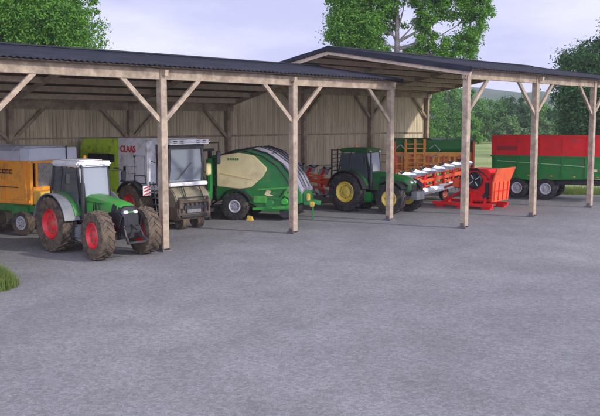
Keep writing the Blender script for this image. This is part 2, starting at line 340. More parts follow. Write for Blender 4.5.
def arc_fender(r,w,a0,a1,th=.03,n=14,y0=0):
    b=MB(); secs=[]
    for i in range(n+1):
        a=a0+(a1-a0)*i/n; c,s=math.cos(a),math.sin(a)
        secs.append([(c*r,y0-w/2,s*r),(c*r,y0+w/2,s*r),(c*(r+th),y0+w/2,s*(r+th)),(c*(r+th),y0-w/2,s*(r+th))])
    b.loft(secs); return b
# ------------------------------------------------------------------ tractors
def tractor(name,loc,rz,label,body,tm,rm,rr,fr,hoodcol2,wb=2.8,track=.95,dark_fender=False,steer=0.,roofm=None,front_weight=True):
    T=thing(name,loc,rz,label,'tractor')
    # chassis
    b=MB(); b.box((wb*.5,0,.86),(wb+.5,.5,.42),bev=.04); b.box((.1,0,.95),(.9,.9,.6),bev=.06); b.box((wb,0,.75),(.3,1.5,.24),bev=.04); b.box((wb-.1,0,.95),(.6,.6,.3),bev=.03)
    b.tube([(0,-.9,rr),(0,.9,rr)],.16,12); b.build('chassis',darkmetal,T,smooth=True)
    # hood, lofted
    def sec(x,hw,zb,zt,ch):
        return [(x,-hw,zb),(x,-hw*1.0,zt-ch*1.2),(x,-hw*.82,zt-ch*.4),(x,-hw*.45,zt),(x,hw*.45,zt),(x,hw*.82,zt-ch*.4),(x,hw,zt-ch*1.2),(x,hw,zb)]
    b=MB(); x0=wb*.40; x1=wb+(.78 if dark_fender else .60)
    b.loft([sec(x0,.47,1.15,2.12,.2),sec(x0+.5,.46,1.12,2.10,.2),sec(wb*.8,.42,1.1,2.03,.2),sec(wb+.3,.37,1.08,1.92,.2),sec(x1-.16,.33,1.1,1.80,.16),sec(x1,.27,1.2,1.62,.1)])
    b.build('hood',body,T,smooth=True)
    # dark side grille panels
    b=MB()
    for s in (-1,1):
        b.prism([(wb*.72,1.14),(wb+.5,1.12),(wb+.66,1.5),(wb+.3,1.66),(wb*.8,1.5)],s*.40,s*.455)
    b.box((x1-.02,0,1.32),(.1,.42,.36),bev=.02)
    if not dark_fender: b.loft([sec(wb+.02,.41,1.04,1.95,.2),sec(wb+.32,.385,1.06,1.87,.2),sec(x1-.12,.345,1.06,1.79,.16),sec(x1+.02,.29,1.16,1.58,.1)])
    b.box((wb+.45,0,1.02),(.5,.66,.24),bev=.03)
    b.build('grille',black,T)
    b=MB()
    for s in (-1,1):
        for k in range(5): b.bar((wb*.62+k*.09,s*(.463-.006*k),1.35),(wb*.62+k*.09+.05,s*(.463-.006*k),1.85),.015,.03,up=(0,1,0))
        b.bar((x0+.1,s*.478,1.9),(wb*.85,s*.43,1.86),.012,.035,up=(0,1,0))
    b.build('hood_vent',black,T)
    b=MB()
    for s in (-1,1): b.tube([(-.3,s*.25,1.2),(-.7,s*.3,1.5),(-1.0,s*.28,1.0)],.022); b.tube([(-.3,s*.12,1.15),(-.8,s*.16,1.35),(-1.05,s*.12,.95)],.018)
    b.build('hydraulic_hose',black,T)
    for s in (-1,1):
        b=MB(); b.box((x1-.04,s*.19,1.62),(.12,.17,.1),rot=(0,.3,s*.3),bev=.02); b.build('headlight',lamp,T)
    # cab
    cx0,cx1=-.62,wb*.40+.02; zb,zt=1.35,3.1
    b=MB(); b.box(((cx0+cx1)/2,0,1.28),(cx1-cx0,1.36,.28),bev=.04)
    for s in (-1,1):
        b.tube([(cx0+.02,s*.68,1.3),(cx0-.1,s*.72,2.1),(cx0+.1,s*.68,zt)],.05)
        b.tube([(cx1,s*.5,1.3),(cx1+.02,s*.58,2.1),(cx1-.14,s*.62,zt)],.04)
        b.tube([(cx0+.62,s*.74,1.3),(cx0+.62,s*.78,2.1),(cx0+.66,s*.70,zt)],.035)
    b.build('cab_frame',darkmetal,T,smooth=True)
    b=MB(); b.loft([[(cx1,-.48,1.42),(cx1,.48,1.42),(cx1+.012,.48,1.42),(cx1+.012,-.48,1.42)],[(cx1+.03,-.56,2.1),(cx1+.03,.56,2.1),(cx1+.042,.56,2.1),(cx1+.042,-.56,2.1)],[(cx1-.13,-.6,zt-.02),(cx1-.13,.6,zt-.02),(cx1-.118,.6,zt-.02),(cx1-.118,-.6,zt-.02)]])
    b.build('windscreen',glass,T)
    for s in (-1,1):
        b=MB(); b.prism([(cx0+.04,1.45),(cx0-.04,2.1),(cx0+.14,zt-.03),(cx1-.16,zt-.03),(cx1-.02,2.1),(cx1-.02,1.42)],s*.67,s*.68); b.build('side_window',glass_dark,T)
    b=MB(); b.box((cx0-.02,0,2.3),(.012,1.3,1.3)); b.build('rear_window',glass_dark,T)
    b=MB(); b.box(((cx0+cx1)/2-.02,0,zt+.1),(cx1-cx0+.1,1.46,.2),bev=.07); b.box(((cx0+cx1)/2-.02,0,zt+.21),(cx1-cx0-.4,1.0,.06),bev=.03); b.build('cab_roof',roofm or white_paint,T,smooth=True)
    for s in (-1,1):
        b=MB(); b.box((cx1+.02,s*.5,zt+.07),(.06,.2,.1),bev=.02); b.build('work_light',lamp,T)
        b=MB(); b.box((cx0-.1,s*.5,zt+.07),(.06,.18,.1),bev=.02); b.build('work_light',lamp,T)
    b=MB(); b.lathe([(.06,0),(.065,.1),(.04,.15),(.001,.16)],(cx0+.2,.55,zt+.2),12,'z'); b.build('beacon',amber,T,smooth=True)
    b=MB(); b.box((.1,0,1.75),(.5,.5,.16),bev=.05); b.box((-.15,0,2.1),(.14,.48,.62),bev=.05); b.build('driver_seat',black,T,smooth=True)
    b=MB(); b.tube([(.62,0,1.5),(.48,0,1.95)],.03); b.lathe([(.19,0),(.21,.02),(.19,.04)],(.48,0,1.95),18,'z'); b.build('steering_wheel',black,T)
    # exhaust and mirrors, steps
    b=MB(); b.tube([(cx1+.12,-.56,1.3),(cx1+.12,-.58,2.3),(cx1+.12,-.58,2.55)],[.09,.09,.075],12); b.tube([(cx1+.12,-.58,2.5),(cx1+.12,-.58,3.05),(cx1+.04,-.58,3.16)],.045,10); b.build('exhaust',black,T,smooth=True)
    for s in (-1,1):
        b=MB(); b.tube([(cx1-.1,s*.66,2.95),(cx1+.1,s*1.12,2.95)],.018); b.box((cx1+.1,s*1.16,2.72),(.06,.2,.4),bev=.03); b.build('mirror',black,T)
        b=MB()
        for k in range(4): b.box((cx1-.28,s*.82,.48+k*.25),(.36,.26,.04))
        b.bar((cx1-.46,s*.92,.46),(cx1-.46,s*.8,1.3),.03); b.bar((cx1-.1,s*.92,.46),(cx1-.1,s*.8,1.3),.03)
        b.build('steps',darkmetal,T)
    b=MB(); b.box((wb*.28+.1,-.62,.78),(.95,.34,.52),bev=.08); b.box((wb*.28+.1,.62,.78),(.95,.34,.52),bev=.08); b.build('fuel_tank',grey_plastic if not dark_fender else jd_green,T,smooth=True)
    # rear fenders
    for s in (-1,1):
        f=arc_fender(rr+.07,.62,R(10),R(168),.04,y0=s*(track-.02)); f.build('fender',black if dark_fender else grey_plastic,T,smooth=True,loc=(0,0,rr))
        f=arc_fender(rr+.09,.30,R(18),R(150),.05,y0=s*(track-.28)); f.build('fender_shell',body,T,smooth=True,loc=(0,0,rr))
        b=MB(); b.box((-rr*.98,s*(track+.02),rr+.35),(.05,.34,.1),bev=.01); b.build('tail_light',red_mark,T)
        if dark_fender:
          f=arc_fender(fr+.1,.5,R(35),R(130),.03,n=8,y0=s*(track-.02)); f.build('front_fender',black,T,smooth=True,loc=(wb,0,fr))
    for s in (-1,1):
        wheel(T,(0,s*track,rr),rr,.62,rr*.53,tm,rm,s,lugs=20,lug_h=.06)
        wheel(T,(wb,s*track,fr),fr,.54,fr*.53,tm,rm,s,lugs=18,steer=steer,lug_h=.05)
    b=MB()  # rear linkage
    for s in (-1,1): b.bar((-.5,s*.35,.7),(-1.15,s*.45,.55),.07,.1); b.bar((-.5,s*.3,1.35),(-.85,s*.4,1.2),.06); b.bar((-.85,s*.4,1.2),(-.95,s*.42,.6),.05)
    b.bar((-.5,0,1.2),(-1.15,0,1.15),.06); b.build('rear_linkage',darkmetal,T)
    if front_weight:
        b=MB(); 
        for k in range(9): b.box((wb+1.02,-.36+k*.09,.95),(.34,.075,.42),bev=.02)
        b.bar((wb+.6,-.2,.85),(wb+.95,-.2,.9),.08); b.bar((wb+.6,.2,.85),(wb+.95,.2,.9),.08)
        b.build('front_weight',grey_plastic,T)
    else:
        b=MB(); 
        for s in (-1,1): b.bar((wb+.55,s*.25,.95),(wb+1.0,s*.4,.6),.06,.1); b.bar((wb+.6,s*.3,1.15),(wb+.85,s*.35,.7),.05)
        b.bar((wb+.95,-.42,.62),(wb+.95,.42,.62),.06); b.bar((wb+.5,0,1.25),(wb+.95,0,1.05),.06); b.build('front_linkage',darkmetal,T)
    return T
th=R(-44)
h=(math.cos(th),math.sin(th)); l=(-h[1],h[0])
nf=Vector((-6.90,27.75)) # near front wheel contact
o1=nf-Vector(h)*2.75+Vector(l)*.95
T1=tractor('tractor',(o1.x,o1.y,0),th,'muddy leaf-green tractor with red wheel rims parked in front of the left shed',green_paint,rubber_mud,red_rim,1.02,.85,None,wb=2.75,track=.95,front_weight=False,steer=R(-6))
b=MB(); b.box((3.28,0,1.32),(.03,.28,.12)); b.build('badge',grey_plastic,T1)
th=R(-36); h=(math.cos(th),math.sin(th)); l=(-h[1],h[0])
o2=Vector((2.5,43.3))+Vector(l)*1.0
tractor_green=mat('tractor_dark_green',(.012,.115,.022),.42,var=.15,scale=2,coat=.15,spec=.35,dirt=(.08,.08,.05),dirt_amt=.3)
T2=tractor('tractor',(o2.x,o2.y,0),th,'dark green tractor with yellow wheel rims parked beside the third front post',tractor_green,rubber,yel_rim,1.03,.8,None,wb=2.65,track=1.0,dark_fender=True,roofm=tractor_green)
b=MB()
for k in range(6): b.bar((-1.15,-.75,2.1+k*.22),(-1.15,.35,2.1+k*.22),.05,.05)
for y in (-.75,-.2,.35): b.bar((-1.15,y,1.2),(-1.15,y,3.25),.06)
b.bar((-1.15,-.2,1.3),(-.6,-.2,1.2),.08); b.build('rear_rack',black,T2)
b=MB(); b.tube([(-1.2,.3,3.2),(-1.0,.0,3.3),(-.6,-.2,3.15)],.03); b.build('rack_stay',yel_rim,T2)
# ------------------------------------------------------------------ warning boards helper
def warnboard(parent,c,w,hh,rz=0.,normal='x'):
    b=MB()
    if normal=='x': b.box(c,(.02,w,hh))
    else: b.box(c,(w,.02,hh))
    o=b.build('warning_board',white_paint,parent)
    b=MB()
    for k in (-1,0,1):
        z=c[2]+k*hh*.33
        for s in ((.014,-.014) if True else ()):
            if normal=='x': b.bar((c[0]+s,c[1]-w*.42,z-hh*.12),(c[0]+s,c[1]+w*.42,z+hh*.12),.006 if False else hh*.12,.006,up=(1,0,0))
            else: b.bar((c[0]-w*.42,c[1]+s,z-hh*.12),(c[0]+w*.42,c[1]+s,z+hh*.12),hh*.12,.006,up=(0,1,0))
    b.build('warning_stripes',red_mark,o)
    return o
def textmesh(name,txt,size,m,parent,loc,rot,bold=.0):
    cu=bpy.data.curves.new(name,'FONT'); cu.body=txt; cu.size=size; cu.extrude=.008; cu.offset=bold; cu.align_x='LEFT'
    o=bpy.data.objects.new(name,cu); COL.objects.link(o); dg=bpy.context.evaluated_depsgraph_get(); me=bpy.data.meshes.new_from_object(o.evaluated_get(dg))
    bpy.data.objects.remove(o); me.materials.clear(); me.materials.append(m); o=bpy.data.objects.new(name,me); COL.objects.link(o); o.parent=parent; o.location=loc; o.rotation_euler=rot; return o
# ------------------------------------------------------------------ combine harvester: x forward (=-n), y left (=d)
CH=thing('combine_harvester',W(22.45,31.0),SH-R(90),'white and lime green combine harvester with red lettering, standing behind the muddy tractor','combine harvester')
b=MB(); b.prism([(-4.5,1.0),(-4.6,2.2),(-4.45,3.75),(-4.2,3.9),(-1.2,3.95),(-1.2,1.0)],-1.42,1.42,bev=.05); b.build('rear_body',lime,CH,smooth=True)
b=MB(); b.prism([(-1.19,1.25),(-1.19,3.98),(1.0,3.98),(1.15,3.85),(1.15,1.9),(1.0,1.5),(.3,1.9),(-.6,1.6)],-1.44,1.44,bev=.04); b.build('side_panel',white_paint,CH,smooth=True)
b=MB(); b.box((-2.6,-1.44,3.05),(2.2,.06,.36),bev=.02); b.box((-3.1,-1.45,2.55),(1.6,.06,.12)); b.box((-2.0,-1.46,2.9),(.25,.1,.7),bev=.03)
b.bar((-1.5,-1.46,2.6),(-.9,-1.62,2.62),.05); b.build('air_intake',black,CH)
for zz in (3.62,3.3): 
    b=MB(); b.box((-.2,-1.455,zz-.9),(.9,.012,.02)); b.build('panel_seam',grey_plastic,CH)
b=MB(); b.box((.18,-1.46,2.65),(.02,.02,1.1)); b.box((.95,-1.46,2.65),(.02,.02,1.1)); b.box((.56,-1.46,3.2),(.8,.02,.02)); b.build('door_seam',grey_plastic,CH)
b=MB(); b.box((-.3,-1.47,2.02),(1.3,.04,.06)); b.bar((.2,-1.5,2.0),(1.05,-1.5,2.0),.03); b.bar((.2,-1.5,2.35),(1.05,-1.5,2.35),.03); b.bar((.2,-1.5,2.0),(.2,-1.5,2.35),.03); b.bar((1.05,-1.5,2.0),(1.05,-1.5,2.35),.03); b.bar((-.9,-1.5,2.02),(.25,-1.5,2.02),.03); b.build('side_rail',darkmetal,CH)
b=MB()
for k in range(9): b.box((-4.1+k*.16,-1.445,1.9),(.05,.03,.6))
b.box((-3.46,-1.44,1.58),(1.5,.04,.04)); b.box((-3.46,-1.44,2.22),(1.5,.04,.04)); b.build('side_grille',black,CH)
b=MB(); b.box((-.62,-1.47,2.45),(.16,.06,.5),bev=.02); b.build('handle',black,CH)
textmesh('lettering','CLAAS',.40,red_mark,CH,(-.95,-1.452,3.36),(R(90),0,0),.012)
b=MB(); b.box((.15,-1.455,3.18),(.14,.02,.1)); b.build('badge',black,CH)
# cab
tint=glassmat('tinted_glass',(.34,.38,.42),.42)
b=MB()
for y in (-.95,.95):
    b.tube([(1.88,y,2.05),(1.98,y*.98,2.7),(1.95,y*.95,3.72)],.085); b.tube([(1.2,y,2.0),(1.15,y,3.7)],.07)
b.tube([(1.75,-.95,2.05),(1.75,.95,2.05)],.05); b.tube([(1.2,-.95,2.0),(1.2,.95,2.0)],.05); b.tube([(1.2,-.95,2.0),(1.75,-.95,2.05)],.05); b.tube([(1.2,.95,2.0),(1.75,.95,2.05)],.05)
b.build('cab_frame',darkmetal,CH,smooth=True)
b=MB(); b.box((1.65,0,3.83),(1.4,2.3,.2),bev=.08); b.build('cab_roof',white_paint,CH,smooth=True)
b=MB(); b.loft([[(1.9,-.9,2.08),(1.9,.9,2.08),(1.92,.9,2.08),(1.92,-.9,2.08)],[(1.99,-.9,2.7),(1.99,.9,2.7),(2.01,.9,2.7),(2.01,-.9,2.7)],[(1.95,-.9,3.72),(1.95,.9,3.72),(1.97,.9,3.72),(1.97,-.9,3.72)]]); b.build('windscreen',tint,CH)
for y in (-.96,.96):
    b=MB(); b.prism([(1.22,2.1),(1.17,3.7),(1.93,3.7),(1.98,2.6),(1.75,2.1)],y-.006,y+.006); b.build('side_window',glass_dark,CH)
b=MB(); b.box((1.2,0,2.5),(.35,.5,.15),bev=.04); b.box((1.05,0,2.9),(.12,.5,.6),bev=.04); b.build('driver_seat',black,CH)
b=MB(); b.box((2.02,0,3.62),(.1,1.95,.2),bev=.02); b.tube([(2.06,-.5,2.2),(2.1,.2,2.9)],.02); b.build('sun_visor',black,CH)
b=MB(); b.box((1.16,0,2.9),(.02,1.85,1.6)); b.build('cab_rear_wall',black,CH)
b=MB(); b.tube([(1.55,0,2.2),(1.7,0,2.75)],.04); b.lathe([(.2,0),(.22,.02),(.2,.04)],(1.7,0,2.75),18,'z'); b.build('steering_column',black,CH)
for y in (-.8,-.45,.45,.8):
    b=MB(); b.box((2.31,y,3.84),(.05,.2,.11),bev=.02); b.build('work_light',black,CH)
b=MB(); b.box((1.9,0,1.98),(.62,2.1,.16),bev=.03); b.build('cab_sill',white_paint,CH,smooth=True)
for s in (-1,1):
    b=MB(); b.tube([(2.0,s*.95,3.75),(2.25,s*1.65,3.78)],.03); b.tube([(2.25,s*1.65,3.78),(2.25,s*1.65,3.4)],.02); b.box((2.25,s*1.65,3.1),(.08,.26,.62),bev=.04); b.build('mirror',black,CH)
# feeder house, muddy front
b=MB(); b.prism([(1.3,1.95),(1.9,1.9),(2.35,1.62),(2.5,1.32),(2.3,.95),(1.3,1.0)],-.95,.95,bev=.04); b.build('feeder_house',olive,CH,smooth=True)
b=MB(); b.prism([(1.5,.42),(1.5,1.3),(2.35,1.34),(2.55,1.26),(2.6,.6),(2.42,.4)],-.92,.92,bev=.06)
for s in (-1,1): b.box((2.5,s*.78,1.15),(.3,.22,.42),bev=.04)
b.box((2.58,0,1.24),(.16,1.7,.1),bev=.02); b.build('header_mount',mud,CH,smooth=True)
b=MB()
for k in range(7): b.box((2.62,-.72+k*.24,.98),(.06,.05,.42),bev=.008)
b.bar((2.45,-.85,1.4),(2.45,.85,1.4),.07); b.bar((2.2,-.7,1.7),(2.5,-.75,1.1),.05); b.bar((2.2,.7,1.7),(2.5,.75,1.1),.05)
b.build('coupling_frame',darkmetal,CH)
b=MB()
for yy in (-.5,-.4,.45): b.tube([(1.9,yy,1.88),(2.3,yy*1.05,1.85),(2.62,yy*1.1,1.3),(2.6,yy*1.1,.9)],.022)
b.bar((2.6,-.6,.9),(2.6,.55,.9),.03); b.build('hydraulic_hose',black,CH)
b=MB(); b.box((2.615,0,.98),(.05,1.2,.16),bev=.01); b.box((2.61,0,.62),(.06,1.5,.1),bev=.01); b.build('feeder_opening',darkmetal,CH)
b=MB(); b.box((2.655,-.1,.83),(.03,.75,.15),bev=.01); b.build('feeder_plate',steel,CH)
for s,y in ((-1,-1.45),(1,1.45)):
    wheel(CH,(.1,y,.98),.98,.75,.5,rubber_mud,red_rim,s,lugs=18,lug_h=.07)
for y in (-.42,.42): wheel(CH,(2.2,y,.34),.34,.36,.17,rubber_mud,mud,(-1 if y<0 else 1),lugs=12,lug_h=.03)
for s in (-1,1): wheel(CH,(-3.6,s*1.2,.65),.65,.45,.33,rubber_mud,red_rim,s,lugs=14)
for s in (-1,1):
    f=arc_fender(1.06,.72,R(25),R(150),.05,y0=s*1.42); f.build('fender',black,CH,smooth=True,loc=(.1,0,.98))
b=MB(); b.box((-1.5,0,.85),(6.,1.5,.5),bev=.04); b.tube([(.1,-1.3,.95),(.1,1.3,.95)],.2); b.build('chassis',darkmetal,CH)
warnboard(CH,(1.3,-1.62,1.72),.42,.42)
b=MB(); 
for k in range(6): b.box((1.55,-1.28,.5+k*.3),(.45,.3,.04))
b.bar((1.78,-1.42,.4),(1.5,-1.42,2.1),.035); b.bar((1.35,-1.42,.4),(1.25,-1.42,2.1),.035); b.tube([(1.8,-1.42,1.9),(1.8,-1.42,2.9),(1.4,-1.42,3.0)],.02); b.build('ladder',darkmetal,CH)
# ------------------------------------------------------------------ loader wagon
th=R(-30); LW=thing('forage_wagon',(-11.55,33.9,0),th,'orange forage wagon under a pale grey tarpaulin at the left end of the left shed','farm trailer')
# local: x forward, near side y=0 (wheel), body y 0..2.55
b=MB()
b.box((-2.9,-.03+.03,2.24),(6.9,.06,1.75)); b.box((-2.9,2.55,2.24),(6.9,.06,1.75)); b.box((-6.35,1.27,2.24),(.06,2.5,1.75))
b.box((-2.9,1.27,1.34),(6.9,2.5,.08))
for k in range(6): b.box((-6.2+k*1.3,-.06,2.24),(.12,.06,1.75),bev=.01)
b.box((-2.9,-.06,3.05),(6.9,.08,.12),bev=.01); b.box((-2.9,-.06,1.42),(6.9,.08,.12),bev=.01); b.build('body',orange,LW)
b=MB(); b.box((.53,.05,2.24),(.08,.14,1.8)); b.box((.53,2.5,2.24),(.08,.14,1.8)); b.box((.53,1.27,3.06),(.08,2.4,.12)); b.box((.53,1.27,1.95),(.08,2.4,.14)); b.box((.53,.34,2.5),(.07,.12,1.1)); b.box((.53,2.1,2.5),(.07,.14,1.1)); b.box((.52,1.27,1.62),(.05,2.4,.6)); b.build('front_frame',orange,LW)
b=MB()
for k in range(22): b.box((.53,.42+k*.075,2.52),(.012,.014,1.0))
for k in range(14): b.box((.53,1.22,2.05+k*.075),(.012,1.66,.014))
b.box((.47,1.22,2.5),(.01,1.66,1.0)); b.build('front_grid',mat('galvanised_mesh_lit_backing',(.34,.33,.29),.6,var=.3,scale=9),LW)  # solid backing behind the mesh; its grey stands in for the lit interior
b=MB(); b.box((.78,.5,1.58),(.44,.8,.55),bev=.03); b.box((.72,1.8,1.55),(.36,.6,.5),bev=.03); b.build('tool_box',yellowp,LW)
b=MB(); b.prism([(-.06,3.1),(-.02,3.5),(.25,3.68),(2.3,3.68),(2.57,3.5),(2.61,3.1)],-6.4,-.02,axis='x'); 
for k in range(5): b.prism([(-.075,3.1),(-.035,3.51),(.25,3.70),(2.3,3.70),(2.585,3.51),(2.625,3.1)],-6.1+k*1.4,-6.05+k*1.4,axis='x')
b.build('tarpaulin',tarp,LW)
b=MB(); b.prism([(-.05,3.1),(-.03,3.62),(2.58,3.62),(2.6,3.1)],-.018,.6,axis='x',bev=.03); b.build('tarpaulin_end',tarp_lit,LW)
b=MB(); b.box((-2.9,.25,1.12),(6.8,.14,.3)); b.box((-2.9,2.3,1.12),(6.8,.14,.3)); b.box((-.2,.16,.98),(.9,.3,.46),bev=.03); b.box((.55,1.27,1.1),(.2,2.2,.25)); b.box((-2.2,.2,.95),(.6,.25,.4),bev=.02)
b.bar((.6,.4,1.05),(2.6,1.27,.75),.14,.2); b.bar((.6,2.1,1.05),(2.6,1.27,.75),.14,.2); b.tube([(2.5,1.27,.75),(2.9,1.27,.72)],.06); b.tube([(2.1,1.27,.7),(2.1,1.27,.03)],.04); b.build('chassis',baler_green,LW)
for x in (0,-1.75):
    wheel(LW,(x,.05,.52),.52,.4,.28,rubber_mud,grey_rim if x==0 else yel_rim,-1,lugs=16,lug_h=.03); wheel(LW,(x,2.5,.52),.52,.4,.28,rubber_mud,grey_rim,1,lugs=16,lug_h=.03)
warnboard(LW,(1.02,1.25,2.15),.42,.5)
b=MB(); b.box((1.0,1.25,1.75),(.05,.06,.5)); b.tube([(.62,1.95,2.0),(.62,1.95,3.7)],.035); b.build('mast',darkmetal,LW)
b=MB()   # worn, unreadable dark lettering strip
for k in range(5): b.box((-1.35+k*.21,-.1,2.58),(.15,.012,.05)); b.box((-1.41+k*.21,-.1,2.64),(.04,.012,.17)); b.box((-1.35+k*.21,-.1,2.72),(.15,.012,.04))
b.build('worn_marking',black,LW)
b=MB(); b.box((-.65,-.1,2.0),(1.1,.012,.04)); b.build('side_line',black,LW)
# ------------------------------------------------------------------ folded mower between combine and baler
FM=thing('folded_mower',W(25.0,30.9),SH-R(70),'upright folded green mower on dark frame squeezed between combine and baler','mower')
b=MB(); b.box((0,.55,1.75),(.16,.12,3.3)); b.box((0,-.3,1.6),(.12,.12,3.0)); b.box((0,.1,3.36),(.14,1.5,.12)); b.box((0,.1,.5),(.9,1.3,.16)); b.box((0,0,.14),(.6,.16,.24)); b.bar((0,.5,1.2),(0,-.3,2.4),.08); b.build('frame',darkmetal,FM)
b=MB(); b.box((.1,.85,2.35),(.22,.36,1.5),bev=.05); b.box((.14,.25,2.1),(.2,.34,1.7),bev=.05); b.box((.12,-.1,1.15),(.3,.9,.5),bev=.05); b.build('mower_bed',baler_green,FM,smooth=True)
b=MB(); b.box((.24,.0,2.45),(.1,.42,.6),bev=.05); b.build('guard',cream,FM,smooth=True)
b=MB(); b.box((.22,.9,1.5),(.1,.3,.4),bev=.03); b.build('guard',cream,FM,smooth=True)
b=MB(); 
for k in range(5): b.lathe([(.001,0),(.17,.02),(.17,.05),(.001,.08)],(.24,.75,1.2+k*.42),14,'x')
b.build('cutting_discs',steel,FM,smooth=True)
# ------------------------------------------------------------------ baler
th=R(-15); BL=thing('square_baler',(-3.15,39.3,0),th,'green square baler with cream side panel and curved grey hood behind a front post','baler')
# near side y=0 ; body y .25..2.6
y0,y1=.18,2.5
prof=[(-1.0,.95),(-1.0,2.95),(-.7,3.15),(.1,3.35),(.9,3.38),(1.7,3.12),(2.4,2.6),(2.9,2.0),(3.25,1.35),(3.3,.9),(2.6,.62),(1.0,.7),(.3,.95)]
b=MB(); b.prism(prof,y0,y1,bev=.03); b.build('body',baler_green,BL,smooth=True)
for ys in ((y0-.10,y0+.005),(y1-.005,y1+.10)):
    b=MB(); b.prism([(-.92,1.6),(-.92,2.93),(-.65,3.12),(.2,3.24),(.95,3.12),(1.62,2.5),(1.42,2.12),(.8,1.58),(.2,1.5)],*ys,bev=.03); pn=b.build('side_panel',cream,BL,smooth=True)
    b=MB(); yy=ys[0]-.004 if ys[0]<1 else ys[1]+.004
    b.bar((-.75,yy,2.25),(.9,yy,1.95),.01,.03,up=(0,1,0)); b.build('panel_crease',yellowp,pn)
b=MB()
for k,(x,w) in enumerate(((.02,.1),(.15,.08),(.26,.1),(.39,.08),(.5,.1))): b.box((x-.35,y0-.104,2.93),(w,.01,.09))
b.build('worn_marking',jd_green,BL)
b=MB()   # black piping that follows the roof curve and the grey hood
def curve(off): return [(-.9,3.02+off),(-.1,3.30+off),(.8,3.42+off),(1.6,3.2+off),(2.3,2.75+off),(2.75,2.2+off),(3.0,1.8+off)]
b.tube([(x,y0-.02,z) for x,z in curve(.02)],.045); b.tube([(x-.25,y0-.03,z-.12) for x,z in curve(0)],.03); b.tube([(x,y1+.02,z) for x,z in curve(.02)],.045); b.build('hood_edging',black,BL,smooth=True)
b=MB(); secs=[]
for x,z in [(.5,3.40),(1.1,3.48),(1.8,3.26),(2.5,2.75),(3.0,2.1),(3.3,1.5)]:
    secs.append([(x,y0+.06,z-.1),(x,y0+.3,z+.02),(x,y1-.3,z+.02),(x,y1-.06,z-.1),(x-.05,y1-.06,z-.2),(x-.05,y0+.06,z-.2)])
b.loft(secs); b.build('hood',cover_grey,BL,smooth=True)
b=MB()
for yy in (.6,1.1,1.6,2.1): b.tube([(.5,yy,3.44),(1.1,yy,3.52),(1.8,yy,3.30),(2.5,yy,2.79),(3.0,yy,2.14),(3.3,yy,1.54)],.022)
b.bar((.5,.3,3.46),(.5,2.4,3.46),.04); b.bar((1.9,.3,3.27),(1.9,2.4,3.27),.04); b.build('hood_rails',black,BL)
b=MB()
for k in range(4): b.tube([(2.2+k*.2,y0-.14,1.1),(2.5+k*.2,y0-.22,1.5-.1*k),(3.1,y0+.1,1.6-.12*k)],.02)
b.tube([(3.1,y0+.1,1.6),(3.1,y0+.1,1.2)],.03); b.build('hydraulic_hose',black,BL)
for k in range(3):
    b=MB(); b.box((-.95,y0+.3+k*.3,1.15),(.1,.16,.1),bev=.02); b.build('tail_light',red_mark,BL)
b=MB(); b.prism([(.95,.75),(1.4,1.35),(2.0,1.2),(2.9,1.35),(3.1,.8),(2.8,.45),(1.4,.42)],y0-.12,y0+.2,bev=.03); b.box((2.2,y0-.16,.62),(1.5,.1,.16),bev=.03); b.bar((1.0,y0-.1,1.2),(2.4,y0-.14,1.05),.08,.1); b.lathe([(.001,y0-.2),(.2,y0-.2),(.24,y0-.14),(.24,y0-.06)],(1.75,0,.82),18); b.build('drive_cover',baler_green,BL,smooth=True)
b=MB(); b.box((1.3,y0-.18,1.02),(.7,.1,.34),bev=.04); b.box((2.75,y0-.16,1.35),(.5,.12,.5),rot=(0,.5,0),bev=.04); b.bar((.9,y0-.12,.55),(2.9,y0-.2,.72),.1,.12); b.bar((1.2,y0-.2,1.5),(2.7,y0-.16,1.6),.06,.08); b.lathe([(.001,y0-.26),(.14,y0-.26),(.17,y0-.2),(.17,y0-.12)],(2.5,0,.95),16); b.build('linkage_guard',mat('bright_green_paint',(.06,.38,.05),.4,var=.2,scale=3,dirt=(.14,.15,.08),dirt_amt=.25),BL,smooth=True)
b=MB(); b.tube([(2.5,y0-.12,.42),(2.5,y1+.12,.42)],.26,14)
for k in range(18): b.bar((2.55,y0+k*.13,.42),(2.86,y0+k*.13,.22),.02)
b.build('pickup',darkmetal,BL)
b=MB(); b.prism([(1.5,1.25),(1.62,1.52),(1.85,1.42),(1.75,1.3),(1.95,1.2),(1.7,1.18)],y0-.16,y0-.13); b.build('panel_emblem',cream,BL)
b=MB(); b.bar((3.1,1.0,.95),(3.9,1.3,.8),.16,.2); b.bar((3.1,1.7,.95),(3.9,1.35,.8),.16,.2); b.tube([(3.6,1.1,.8),(3.6,1.1,.03)],.05); b.box((3.45,.75,1.1),(.35,.5,.7),bev=.04); b.build('drawbar',baler_green,BL)
b=MB(); b.box((3.55,.45,1.15),(.14,.2,.35),bev=.03); b.box((3.7,.6,.8),(.2,.2,.25),bev=.03); b.build('hose_holder',yellowp,BL)
b=MB(); b.box((-1.25,1.3,1.3),(.5,1.4,.9),bev=.03); b.bar((-1.4,.7,.9),(-1.9,.7,.5),.08); b.bar((-1.4,1.9,.9),(-1.9,1.9,.5),.08); b.tube([(0,.2,.62),(0,2.5,.62)],.1); b.build('bale_chute',darkmetal,BL)
for x in (0,-1.3):
    if x<0: continue
wheel(BL,(0.05,.02,.68),.68,.5,.30,rubber,grey_rim,-1,lugs=18,lug_h=.035); wheel(BL,(.05,2.65,.68),.68,.5,.30,rubber,grey_rim,1,lugs=18,lug_h=.035)
f=arc_fender(.8,.5,R(20),R(160),.04,y0=.05); f.build('fender',black,BL,smooth=True,loc=(.05,0,.68))
b=MB(); b.prism([(.62,0),(.95,0),(.88,.2),(.7,.24)],-.16,.06); b.build('wheel_chock',yellowp,BL)
